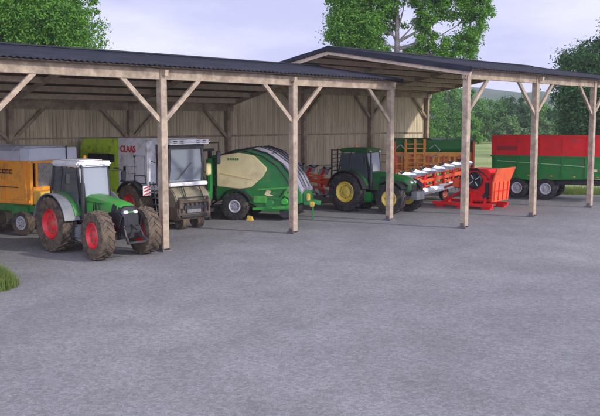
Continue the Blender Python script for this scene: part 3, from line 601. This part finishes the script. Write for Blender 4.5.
# ------------------------------------------------------------------ ploughs
def plough(loc,rz,label,beamm,n,L,z0,z1,board_m,legm,two=True):
    P=thing('reversible_plough',loc,rz,label,'plough','reversible ploughs')
    b=MB(); b.bar((0,0,z0),(L,0,z1),.16,.2); b.bar((-.5,0,z0+.02),(.1,0,z0),.3,.5); b.bar((-.55,-.45,z0-.45),(-.55,.45,z0-.45),.08); b.bar((-.55,-.45,z0-.45),(-.45,0,z0+.5),.08); b.bar((-.55,.45,z0-.45),(-.45,0,z0+.5),.08)
    b.bar((.1,.12,z0+.22),(L*.55,.1,z0+(z1-z0)*.55+.2),.06); b.build('beam',beamm,P)
    for k in range(n):
        x=.35+(L-.5)*k/(n-1); zc=z0+(z1-z0)*x/L
        for s in ((1,-1) if two else (-1,)):
            b=MB(); b.bar((x,0,zc),(x+.1,0,zc+s*.36),.09,.13); b.bar((x+.1,0,zc+s*.36),(x-.12,-.02,zc+s*.66),.08,.13)
            b.box((x,0,zc+s*.1),(.26,.2,.12),bev=.02)
            lg=b.build('plough_leg',legm,P)
            # curved mouldboard
            b=MB(); secs=[]
            for i in range(6):
                u=i/5; xx=x-.42+u*.9; cv=.36*u*u
                secs.append([(xx,-.06-cv*1.0,zc+s*(.86-.18*u)),(xx+.04,-.11-cv*1.05,zc+s*(.66-.08*u)),(xx+.06,-.02-cv*.8,zc+s*(.42-.02*u)),(xx+.06,.0-cv*.8,zc+s*(.42-.02*u)),(xx+.04,-.09-cv*1.05,zc+s*(.66-.08*u)),(xx,-.04-cv,zc+s*(.86-.18*u))])
            b.loft(secs); b.build('mouldboard',board_m,P,smooth=True)
            b=MB(); b.prism([(x-.6,zc+s*.82),(x-.35,zc+s*.66),(x+.05,zc+s*.76),(x+.02,zc+s*.84)],-.12,-.08); b.build('share',darkmetal,P)
    b=MB(); b.bar((.2,.1,z0+.34),(L-.1,.1,z1+.34),.07,.1); b.bar((.2,.1,z0-.34),(L-.1,.1,z1-.34),.07,.1)
    for k in range(n): x=.55+(L-.8)*k/(n-1); zc=z0+(z1-z0)*x/L; b.bar((x,.1,zc-.36),(x,.1,zc+.36),.06,.06)
    b.build('side_frame',beamm,P)
    wheel(P,(L*.82,.45,.38),.38,.24,.2,rubber,beamm,-1,lugs=14,lug_h=.02)
    b=MB(); b.bar((L*.82,.1,z0+(z1-z0)*.82),(L*.82,.35,.42),.08); b.build('wheel_arm',beamm,P)
    return P
plough((4.95,45.2,0),math.atan2(5.4,5.6),'long reversible plough with pale polished mouldboards and red beam, right of the dark green tractor',orange2,8,6.9,1.02,1.66,blade_white,red_paint)
plough((1.55,45.35,0),R(147),'red reversible plough with short pale boards, behind the dark green tractor',orange2,6,5.0,1.35,1.85,blade_white,red_paint)
# ------------------------------------------------------------------ red implement with round flywheel
th=R(-38); RM=thing('flail_shredder',(8.9,44.9,0),th,'red shredder with a round black wheel on its face and flared orange side plate','shredder')
# x forward/right-near, y left/away
b=MB(); b.prism([(-.1,.35),(-.25,1.2),(-.1,1.9),(.35,2.2),(1.5,2.15),(1.75,1.6),(1.8,.45)],.1,1.7,bev=.05); b.build('housing',red_paint,RM,smooth=True)
b=MB(); b.prism([(.3,1.9),(1.7,1.9),(1.6,1.65),(.5,1.65)],.02,.14); b.bar((0,.05,1.2),(1.7,.05,.7),.08,.1); b.bar((.2,.05,.5),(1.0,.05,1.6),.08,.1); b.build('rib',red_paint,RM)
b=MB(); b.lathe([(.40,.1),(.46,.0),(.46,-.06),(.40,-.1),(.34,-.04),(.30,-.02),(.12,-.02),(.10,-.08),(.001,-.09)],(.75,0,1.55),28); b.build('flywheel',black,RM,smooth=True)
b=MB()
for a in (.6,2.2,3.7,5.3): b.bar((.75+math.cos(a)*.08,-.06,1.55+math.sin(a)*.08),(.75+math.cos(a)*.36,-.05,1.55+math.sin(a)*.36),.05,.04)
b.build('spoke',grey_rim,RM)
b=MB(); b.loft([[(1.84,-.25,.45),(1.84,1.75,.45),(1.92,1.75,.45),(1.92,-.25,.45)],[(1.9,-.3,1.5),(1.9,1.85,1.5),(1.98,1.85,1.5),(1.98,-.3,1.5)],[(2.15,-.35,2.25),(2.15,2.0,2.25),(2.22,2.0,2.25),(2.22,-.35,2.25)]]); b.build('side_plate',orange2,RM)
b=MB(); b.bar((-1.7,-.15,.22),(1.9,-.15,.22),.14,.16); b.bar((-1.7,1.8,.22),(1.9,1.8,.22),.14,.16); b.bar((-1.6,-.15,.2),(-1.6,1.8,.2),.12); b.bar((1.2,-.15,.24),(1.2,1.8,.24),.12); b.bar((.6,-.1,.25),(.6,.1,.8),.12); b.bar((1.4,-.1,.25),(1.4,.1,.8),.12)
b.bar((-1.5,.8,.25),(-.1,.8,1.0),.14); b.box((0,.0,.07),(.5,.3,.14)); b.box((1.5,.0,.07),(.5,.3,.14)); b.box((-1.3,0,.07),(.4,.3,.14)); b.box((0,1.8,.07),(.5,.3,.14)); b.box((1.5,1.8,.07),(.5,.3,.14)); b.build('skid_frame',red_paint,RM)
b=MB(); b.box((1.45,.06,1.05),(.22,.08,.8),bev=.02); b.lathe([(.001,-.02),(.16,-.02),(.2,.04),(.2,.1)],(1.4,0,.72),18); b.build('belt_guard',black,RM,smooth=True)
b=MB()
for k in range(3): b.tube([(-.4,.35+k*.1,1.5),(.1,.0,2.05+.06*k),(.9,-.02,2.12+.04*k),(1.5,.02,1.75)],.022)
b.bar((-.4,.3,1.5),(-.4,.6,1.5),.04); b.bar((1.5,.02,1.72),(1.5,.1,1.6),.06); b.build('hydraulic_hose',black,RM)
b=MB()
for k in range(4): b.bar((1.965,-.15+k*.55,.5),(2.02,-.15+k*.55,1.5),.05,.03)
b.bar((1.95,-.25,1.0),(1.95,1.8,1.0),.05,.06); b.build('plate_rib',red_paint,RM)
b=MB(); b.box((-.45,.4,1.35),(.5,.5,.5),bev=.06); b.tube([(-.7,.6,1.3),(-1.5,.8,1.0)],.07); b.build('gearbox',orange2,RM,smooth=True)
# ------------------------------------------------------------------ seed drill, along the back wall
SD=thing('seed_drill',(6.05,53.7,0),R(0),'wide seed drill with a long green hopper over orange frames in front of the wall','seed drill')
b=MB(); b.prism([(-.65,3.55),(-.6,2.95),(-.25,2.5),(.25,2.5),(.6,2.95),(.65,3.55)],0,5.15,axis='x',bev=.03); b.build('hopper',jd_green,SD)
b=MB(); b.prism([(-.7,3.55),(0,3.68),(.7,3.55)],-.03,5.18,axis='x'); b.build('hopper_lid',baler_green,SD)
b=MB(); b.box((2.57,-.62,2.62),(5.05,.06,.3)); b.box((2.57,-.7,1.55),(5.05,.12,.2)); b.box((2.57,-.7,2.02),(5.05,.1,.12)); b.build('front_panel',orange,SD)
for k in range(15):
    b=MB(); b.box((.2+k*.34,-.66,2.0),(.13,.05,1.15),bev=.01); b.build('slat',orange2 if k%3==0 else orange,SD)
b=MB(); b.box((2.57,-.3,2.0),(5.0,.05,.9)); b.build('rear_panel',orange,SD)
for x in (.75,1.35,1.95):
    b=MB(); b.box((x,-.86,2.5),(.16,.1,2.2),bev=.01)
    b.build('marker_post',orange,SD)
b=MB()
for k in range(6): b.box((1.35,-.9,1.8+k*.3),(1.4,.05,.08))
b.build('ladder',orange,SD)
for x in (5.1,.05):
    b=MB(); b.box((x,-.3,2.3),(.12,1.4,2.3)); b.build('end_frame',orange2,SD)
b=MB(); b.tube([(.3,0,.5),(5.0,0,.5)],.1)
for k in range(21): b.bar((.3+k*.23,-.3,1.5),(.3+k*.23,-.9,.35),.04)
b.box((2.6,0,1.1),(4.9,.2,.2)); b.build('coulter_bar',darkmetal,SD)
for x in (.4,2.6):
    b=MB(); b.tube([(x-.3,-.8,3.0),(x,-.95,3.25),(x+.35,-.8,2.9),(x+.2,-.9,2.6),(x-.2,-.9,2.5)],.035); b.build('hose',grey_rim,SD)
for x in (.3,4.9): wheel(SD,(x,0,.5),.5,.3,.26,rubber,orange2,-1,lugs=14,lug_h=.03).rotation_euler=(0,0,0)
# ------------------------------------------------------------------ tipping trailer
th=R(-30); TT=thing('tipping_trailer',(13.35,50.7,0),th,'long tipping trailer with red upper sides over dark green body at the right shed','farm trailer')
y0,y1=-.12,2.4
b=MB(); b.prism([(-1.45,1.35),(-1.5,2.66),(7.2,2.66),(7.2,1.7),(5.2,1.35),(1.0,1.15)],y0,y1,bev=.02)
for k in range(7): b.box((-1.2+k*1.35,y0-.05,2.0),(.12,.12,1.25),bev=.01)
b.box((2.8,y0-.05,2.62),(8.7,.09,.1),bev=.01); b.build('body',jd_green,TT)
b=MB(); b.prism([(-1.5,2.665),(-1.53,3.86),(-1.46,3.86),(-1.43,2.665)],y0,y1); b.box((2.85,y0+.02,3.26),(8.7,.05,1.19)); b.box((2.85,y1-.02,3.26),(8.7,.05,1.19)); b.box((7.17,1.14,3.26),(.06,2.5,1.19))
for k in range(7): b.box((-1.2+k*1.35,y0-.02,3.26),(.08,.05,1.15),bev=.01)
b.box((2.85,y0-.01,3.84),(8.75,.12,.1),bev=.02); b.box((2.85,y1,3.84),(8.75,.12,.1),bev=.02); b.build('side_extension',red_paint,TT)
b=MB(); b.box((-.55,y0-.05,3.1),(1.25,.02,.24)); b.build('marking_plate',mat('dark_red',(.30,.015,.015),.5,var=.1),TT)
b=MB(); b.bar((-1.2,y0-.09,2.32),(4.6,y0-.09,2.05),.02,.05); b.build('stripe',mat('pale_green_stripe',(.25,.5,.22),.5,var=.05),TT)
for k in range(6):
    b=MB(); b.box((-.5+k*1.35,y0-.03,1.45),(.14,.05,.06),bev=.01); b.build('side_lamp',amber,TT)
b=MB(); b.box((4.6,y0-.1,1.85),(.5,.02,.14)); b.build('reflector',cream,TT)
b=MB(); b.box((2.6,.7,1.05),(8.2,.16,.3)); b.box((2.6,1.6,1.05),(8.2,.16,.3)); b.box((.9,1.15,.75),(2.6,.9,.2)); b.bar((6.2,.7,1.0),(9.2,1.15,.75),.16,.2); b.bar((6.2,1.6,1.0),(9.2,1.15,.75),.16,.2); b.tube([(8.4,1.15,.75),(8.4,1.15,.03)],.05); b.tube([(5.6,1.15,.9),(6.6,1.15,1.9)],.1); b.build('chassis',darkmetal,TT)
for x in (.1,1.85):
    wheel(TT,(x,.1,.66),.66,.5,.34,rubber,grey_rim,-1,lugs=18,lug_h=.03); wheel(TT,(x,2.25,.66),.66,.5,.34,rubber,grey_rim,1,lugs=18,lug_h=.03)
# ------------------------------------------------------------------ trees
def leaves(parent,name,blobs,count,size,m,seed):
    rnd=random.Random(seed); vs=[];fs=[]; vol=[b_[3]*b_[4]*b_[5] for b_ in blobs]; tot=sum(vol)
    for bl,v in zip(blobs,vol):
        cx,cy,cz,rx,ry,rz=bl; n=int(count*v/tot)
        # sub-clumps inside each blob, so crown edges are ragged
        nc=max(5,int(n/90)); cl=[]
        for _ in range(nc):
            while True:
                p=Vector((rnd.uniform(-1,1),rnd.uniform(-1,1),rnd.uniform(-1,1)))
                if .25<p.length<1: break
            cl.append((Vector((cx+p.x*rx,cy+p.y*ry,cz+p.z*rz)),rnd.uniform(.5,1.15)*min(rx,ry,rz)*.34))
        for _ in range(n):
            c,cr=rnd.choice(cl); 
            q=Vector((rnd.gauss(0,1),rnd.gauss(0,1),rnd.gauss(0,.8)))*cr*.62
            p=c+q; s=size*rnd.uniform(.6,1.35)
            nn=(q.normalized()+Vector((rnd.uniform(-1,1),rnd.uniform(-1,1),rnd.uniform(-.2,1.4)))).normalized() if q.length>1e-5 else Vector((0,0,1))
            u=nn.orthogonal().normalized(); u.rotate(Matrix.Rotation(rnd.uniform(0,6.28),3,nn)); w=nn.cross(u)
            i=len(vs); vs+= [p-u*s,p-w*s*.5-nn*s*.12,p+u*s,p+w*s*.5-nn*s*.12]; fs.append((i,i+1,i+2,i+3))
    me=bpy.data.meshes.new(name); me.from_pydata([tuple(v) for v in vs],[],fs); me.materials.append(m); me.update()
    o=bpy.data.objects.new(name,me); COL.objects.link(o); o.parent=parent; return o
def tree(loc,label,blobs,count,size,m,seed,trunk_r=.3,fork=3.,cat='tree',name='tree',group=None,top=None):
    T=thing(name,loc,0,label,cat,group); rnd=random.Random(seed)
    b=MB(); tz=max(bl[2] for bl in blobs)
    lean=(rnd.uniform(-.3,.3),rnd.uniform(-.3,.3))
    pts=[(0,0,-.2),(lean[0]*.2,lean[1]*.2,fork*.5),(lean[0]*.5,lean[1]*.5,fork),(lean[0],lean[1],fork+(tz-fork)*.55),(lean[0]*1.4,lean[1]*1.4,tz)]
    b.tube(pts,[trunk_r*1.35,trunk_r,trunk_r*.9,trunk_r*.55,trunk_r*.12],10)
    for k,bl in enumerate(blobs):
        z0=fork+ (min(bl[2],tz)-fork)*.25*rnd.uniform(.6,1.2)
        if z0<fork: z0=fork
        u=Vector((lean[0]*.6,lean[1]*.6,z0)); e=Vector(bl[:3]); mid=(u+e)/2+Vector((0,0,-.08*(e-u).length))
        b.tube([u,mid,e],[trunk_r*.34,trunk_r*.22,trunk_r*.07],6)
        for j in range(3):
            p=e+Vector((rnd.uniform(-.7,.7)*bl[3],rnd.uniform(-.7,.7)*bl[4],rnd.uniform(-.2,.7)*bl[5])); b.tube([mid.lerp(e,.5),p],[trunk_r*.14,trunk_r*.04],5)
    b.build('trunk',bark,T,smooth=True)
    leaves(T,'crown',blobs,count,size,m,seed); return T
# tree behind the left shed
tree((-19.5,61,0),'bright leafy tree rising behind the roof of the left shed at the picture edge',[(0,0,12.2,3.6,3.4,3.0),(-2.6,0,11.2,3.0,3,2.6),(2.9,0,11.2,2.2,2.4,2.0),(.5,0,15.0,2.8,2.8,2.2),(-3.4,0,14.2,2.6,2.6,2.4),(3.3,.5,13.2,1.5,1.7,1.3),(-6.0,0,12.4,2.4,2.4,2.8),(1.6,-.5,9.6,2.6,2.4,1.6)],75000,.11,leaf_bright,11,.4,6.)
# big tree behind the right shed
X0=6.7*78/60.
tree((9.1,78,0),'large spreading tree with forked trunk and drooping clumps behind the right shed ridge',
 [(-4.9,0,13.6,2.0,2.6,2.3),(-3.1,0,13.6,2.0,2.4,2.3),(-4.4,0,16.4,2.2,2.4,1.6),(-1.2,.5,15.8,1.9,2.3,1.5),(2.5,0,15.4,1.2,1.8,2.6),(2.7,0,12.6,1.1,1.7,2.0),(5.0,0,15.8,1.9,2.2,1.8),(7.6,0,14.9,1.3,1.8,1.9),(6.5,0,11.9,1.4,1.8,2.0),(1.3,1,10.8,1.5,1.6,1.1),(4.4,0,11.2,1.9,1.9,1.3),(1.0,0,17.8,4.2,3.6,1.6),(-2.2,0,11.3,1.9,1.9,1.1),(-5.2,0,11.6,1.2,1.6,1.0),(7.2,0,17.1,2.0,2.2,1.3),(0,1,13.9,1.2,1.4,1.0)],90000,.125,leaf_bright,12,.30,11.0)
# dark tree at right
tree((41.0,110,0),'tall dark green tree on the right above the trailer',[(0,0,7,6.2,5.5,4.5),(-2,0,12,4.4,4.4,3.4),(2.5,0,13.5,4.5,4,4),(-3.6,0,9,3.5,3.4,3.5),(.8,0,16.2,2.2,2.4,2.6),(-4.2,0,12.6,1.5,1.7,1.2),(5,0,9,4,4,4),(-1,0,4,6,5,3)],70000,.22,leaf_dark,13,.5,3.)
# background tree belt
rnd=random.Random(5)
spec=[(27.6,180,13.5,4.4,'b','bright green tree seen just right of the end of the board wall'),
(33.5,188,15.5,5.0,'m','tall mid green tree seen just left of the tallest front post'),
(41,200,12.5,5,'m','broad mid green tree seen just right of the tallest front post'),
(47.5,205,11.5,4.8,'m','rounded mid green tree below the hill, left of the middle open bay'),
(53.5,205,12.3,5.0,'d','dark green tree in the middle of the open bay above the red trailer end'),
(60,210,11,4.6,'m','mid green tree close behind the post in front of the trailer'),
(67,225,9.5,4.6,'m','low mid green tree just right of the post in front of the trailer'),
(66,195,6.5,3.8,'p','pale low bush-like tree right of the trailer post, in front of darker ones'),
(56,190,6.0,3.4,'p','small pale tree just left of the trailer post, in front of the belt'),
(46,182,6.2,3.4,'p','small pale tree above the orange seed drill and shredder gap'),
(59.5,196,8.0,2.2,'d','narrow dark conical tree beside the trailer post'),
(76,230,10.5,5.0,'d','dark tree partly behind the left edge of the tall dark tree'),
(36,178,6.8,3.2,'b','small bright green tree directly behind the tallest front post'),
(84,235,12,6,'m','mid green tree wholly overlapped by the tall dark tree')]
for i,(x,y,hh,r,k,lab) in enumerate(spec):
    bl=[(0,0,hh*.62,r*.8,r*.8,hh*.30),(r*.45,0,hh*.45,r*.6,r*.6,hh*.25),(-r*.5,0,hh*.48,r*.6,r*.6,hh*.27),(rnd.uniform(-.3,.3)*r,0,hh*.82,r*.5,r*.5,hh*.17),(0,-r*.3,hh*.24,r*.9,r*.8,hh*.2),(-r*.7,-1,hh*.2,r*.6,r*.5,hh*.18),(r*.75,-1,hh*.2,r*.6,r*.5,hh*.18)]
    tree((x,y,0),lab,bl,10000,.26,{'m':leaf_mid,'b':leaf_bright,'d':leaf_dark,'p':leaf_pale}[k],40+i,.28,hh*.18,group='trees of the far belt')
# hills
def hills():
    b=MB(); rnd=random.Random(2); n=120; rows=[]
    for j,(yy) in enumerate((620,700,800,950,1150)):
        row=[]
        for i in range(n+1):
            x=-900+i*18
            hgt=[0,16,40,48,0][j]*(.75+.35*math.sin(x*.006+1.9)+.12*math.sin(x*.023+j)+.06*math.sin(x*.07+2*j))
            row.append(b.bm.verts.new((x,yy,max(-.5,hgt)-.3)))
        rows.append(row)
    for A,B in zip(rows,rows[1:]):
        for i in range(n): b.bm.faces.new((A[i],A[i+1],B[i+1],B[i]))
    o=b.build('hills',groundmat('hill_woods',(.03,.06,.03),(.05,.09,.04),(.09,.13,.06),.03,.4),None,smooth=True); struct(o)
hills()
# ------------------------------------------------------------------ grass tuft at left edge and weeds
def tuft(name,label,cx,cy,rx,ry,n,hh,seed):
    rnd=random.Random(seed); vs=[];fs=[]
    for _ in range(n):
        a=rnd.uniform(0,6.28); q=math.sqrt(rnd.random())*rnd.uniform(.7,1.25); x=cx+math.cos(a)*q*rx; y=cy+math.sin(a)*q*ry
        H=hh*(1.05-.6*q)*rnd.uniform(.5,1.2); w=rnd.uniform(.004,.010); dx,dy=rnd.uniform(-.22,.22),rnd.uniform(-.22,.22); b_=rnd.uniform(0,3.14); ux,uy=math.cos(b_)*w,math.sin(b_)*w
        i=len(vs); vs+=[(x-ux,y-uy,0),(x+ux,y+uy,0),(x+dx*.4*H+ux*.8,y+dy*.4*H+uy*.8,H*.6),(x+dx*.4*H-ux*.8,y+dy*.4*H-uy*.8,H*.6),(x+dx*1.3*H,y+dy*1.3*H,H)]
        fs+=[(i,i+1,i+2,i+3),(i+3,i+2,i+4)]
    me=bpy.data.meshes.new(name); me.from_pydata(vs,[],fs); me.materials.append(grassm); o=bpy.data.objects.new(name,me); COL.objects.link(o); o['kind']='stuff'; o['label']=label; o['category']='grass'; return o
tuft('grass','thick tuft of long green grass on the yard at the left edge',-9.42,23.0,1.12,.9,26000,.98,3)
# verge grass beyond the yard
def verge():
    rnd=random.Random(9); vs=[];fs=[]
    line=[(60,50.9),(30,51.7),(22,52.7),(17.5,53.3),(13,56.1),(4.5,68)]
    for _ in range(15000):
        s=rnd.randrange(len(line)-1) if rnd.random()<.35 else rnd.choice((1,2,3)); u=rnd.random(); x=line[s][0]*(1-u)+line[s+1][0]*u; y=line[s][1]*(1-u)+line[s+1][1]*u+abs(rnd.gauss(0,2.6))-.1
        H=rnd.uniform(.08,.28); w=.016; dx,dy=rnd.uniform(-.1,.1),rnd.uniform(-.1,.1); i=len(vs); vs+=[(x-w,y,-.06),(x+w,y,-.06),(x+dx,y+dy,H)]; fs.append((i,i+1,i+2))
    me=bpy.data.meshes.new('grass'); me.from_pydata(vs,[],fs); me.materials.append(grassm); o=bpy.data.objects.new('grass',me); COL.objects.link(o); o['kind']='stuff'; o['label']='rough grass verge along the far edge of the yard'; o['category']='grass'
verge()
# ------------------------------------------------------------------ world, sun, camera
SUN_EL=R(27.5); sdir=Vector((-.913,.408,-math.tan(SUN_EL))).normalized()
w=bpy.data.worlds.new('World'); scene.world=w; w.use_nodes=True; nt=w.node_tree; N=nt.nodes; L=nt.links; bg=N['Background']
sky=N.new('ShaderNodeTexSky'); sky.sky_type='NISHITA'; sky.sun_disc=False; sky.sun_elevation=SUN_EL; sky.sun_rotation=R(114); sky.air_density=1.; sky.dust_density=2.
tc=N.new('ShaderNodeTexCoord'); mp=N.new('ShaderNodeMapping'); mp.inputs['Scale'].default_value=(1,1,3.6); mp.inputs['Location'].default_value=(.3,.1,.2); L.new(tc.outputs['Generated'],mp.inputs[0])
nz=N.new('ShaderNodeTexNoise'); nz.inputs['Scale'].default_value=2.6; nz.inputs['Detail'].default_value=7; nz.inputs['Roughness'].default_value=.55; L.new(mp.outputs[0],nz.inputs['Vector'])
cr=N.new('ShaderNodeValToRGB'); e=cr.color_ramp.elements; e[0].position=.40; e[1].position=.60; e[0].color=(3.0,3.05,4.7,1); e[1].color=(4.5,4.45,5.8,1); L.new(nz.outputs['Fac'],cr.inputs['Fac'])
mx=N.new('ShaderNodeMix'); mx.data_type='RGBA'; mx.inputs['Factor'].default_value=.93; L.new(sky.outputs[0],mx.inputs[6]); L.new(cr.outputs[0],mx.inputs[7]); sp=N.new('ShaderNodeSeparateXYZ'); L.new(tc.outputs['Generated'],sp.inputs[0])
mr=N.new('ShaderNodeMapRange'); mr.interpolation_type='SMOOTHSTEP'; mr.inputs['From Min'].default_value=.1; mr.inputs['From Max'].default_value=-.8; mr.inputs['To Min'].default_value=1.; mr.inputs['To Max'].default_value=2.9; L.new(sp.outputs['Y'],mr.inputs['Value'])  # sky brightened behind the camera, added to light the shed interior
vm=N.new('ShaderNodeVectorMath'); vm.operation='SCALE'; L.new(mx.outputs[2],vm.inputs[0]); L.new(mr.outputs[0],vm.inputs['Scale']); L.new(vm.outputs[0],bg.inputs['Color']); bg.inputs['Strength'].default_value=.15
sl=bpy.data.lights.new('sun','SUN'); sl.energy=2.0; sl.angle=R(2.0); sl.color=(1,.95,.87); so=bpy.data.objects.new('sun',sl); COL.objects.link(so); so.rotation_euler=sdir.to_track_quat('-Z','Y').to_euler(); so.location=(60,0,60)
# haze
if True:
    b=MB(); b.box((0,560,34),(2400,1500,72)); hz=b.build('haze',bpy.data.materials.new('haze'),None); hz['kind']='stuff'; hz['label']='thin pale haze over the far fields'; 
    m=hz.data.materials[0]; m.use_nodes=True; m.node_tree.nodes.remove(m.node_tree.nodes['Principled BSDF']); pv=m.node_tree.nodes.new('ShaderNodeVolumePrincipled'); pv.inputs['Color'].default_value=(.88,.92,1,1); pv.inputs['Density'].default_value=.00026; m.node_tree.links.new(pv.outputs[0],m.node_tree.nodes['Material Output'].inputs['Volume'])
cam=bpy.data.cameras.new('camera'); co=bpy.data.objects.new('camera',cam); COL.objects.link(co); co.location=(0,0,4.7); co.rotation_euler=(R(90-5.987),0,0)
cam.sensor_width=36; cam.lens=820/600*36; cam.clip_end=4000; cam.clip_start=.1; scene.camera=co
vs=scene.view_settings; vs.view_transform='Standard'; vs.look='None'; vs.exposure=.45; vs.gamma=1; vs.use_curve_mapping=False
scene.render.resolution_x=1024; scene.render.resolution_y=710
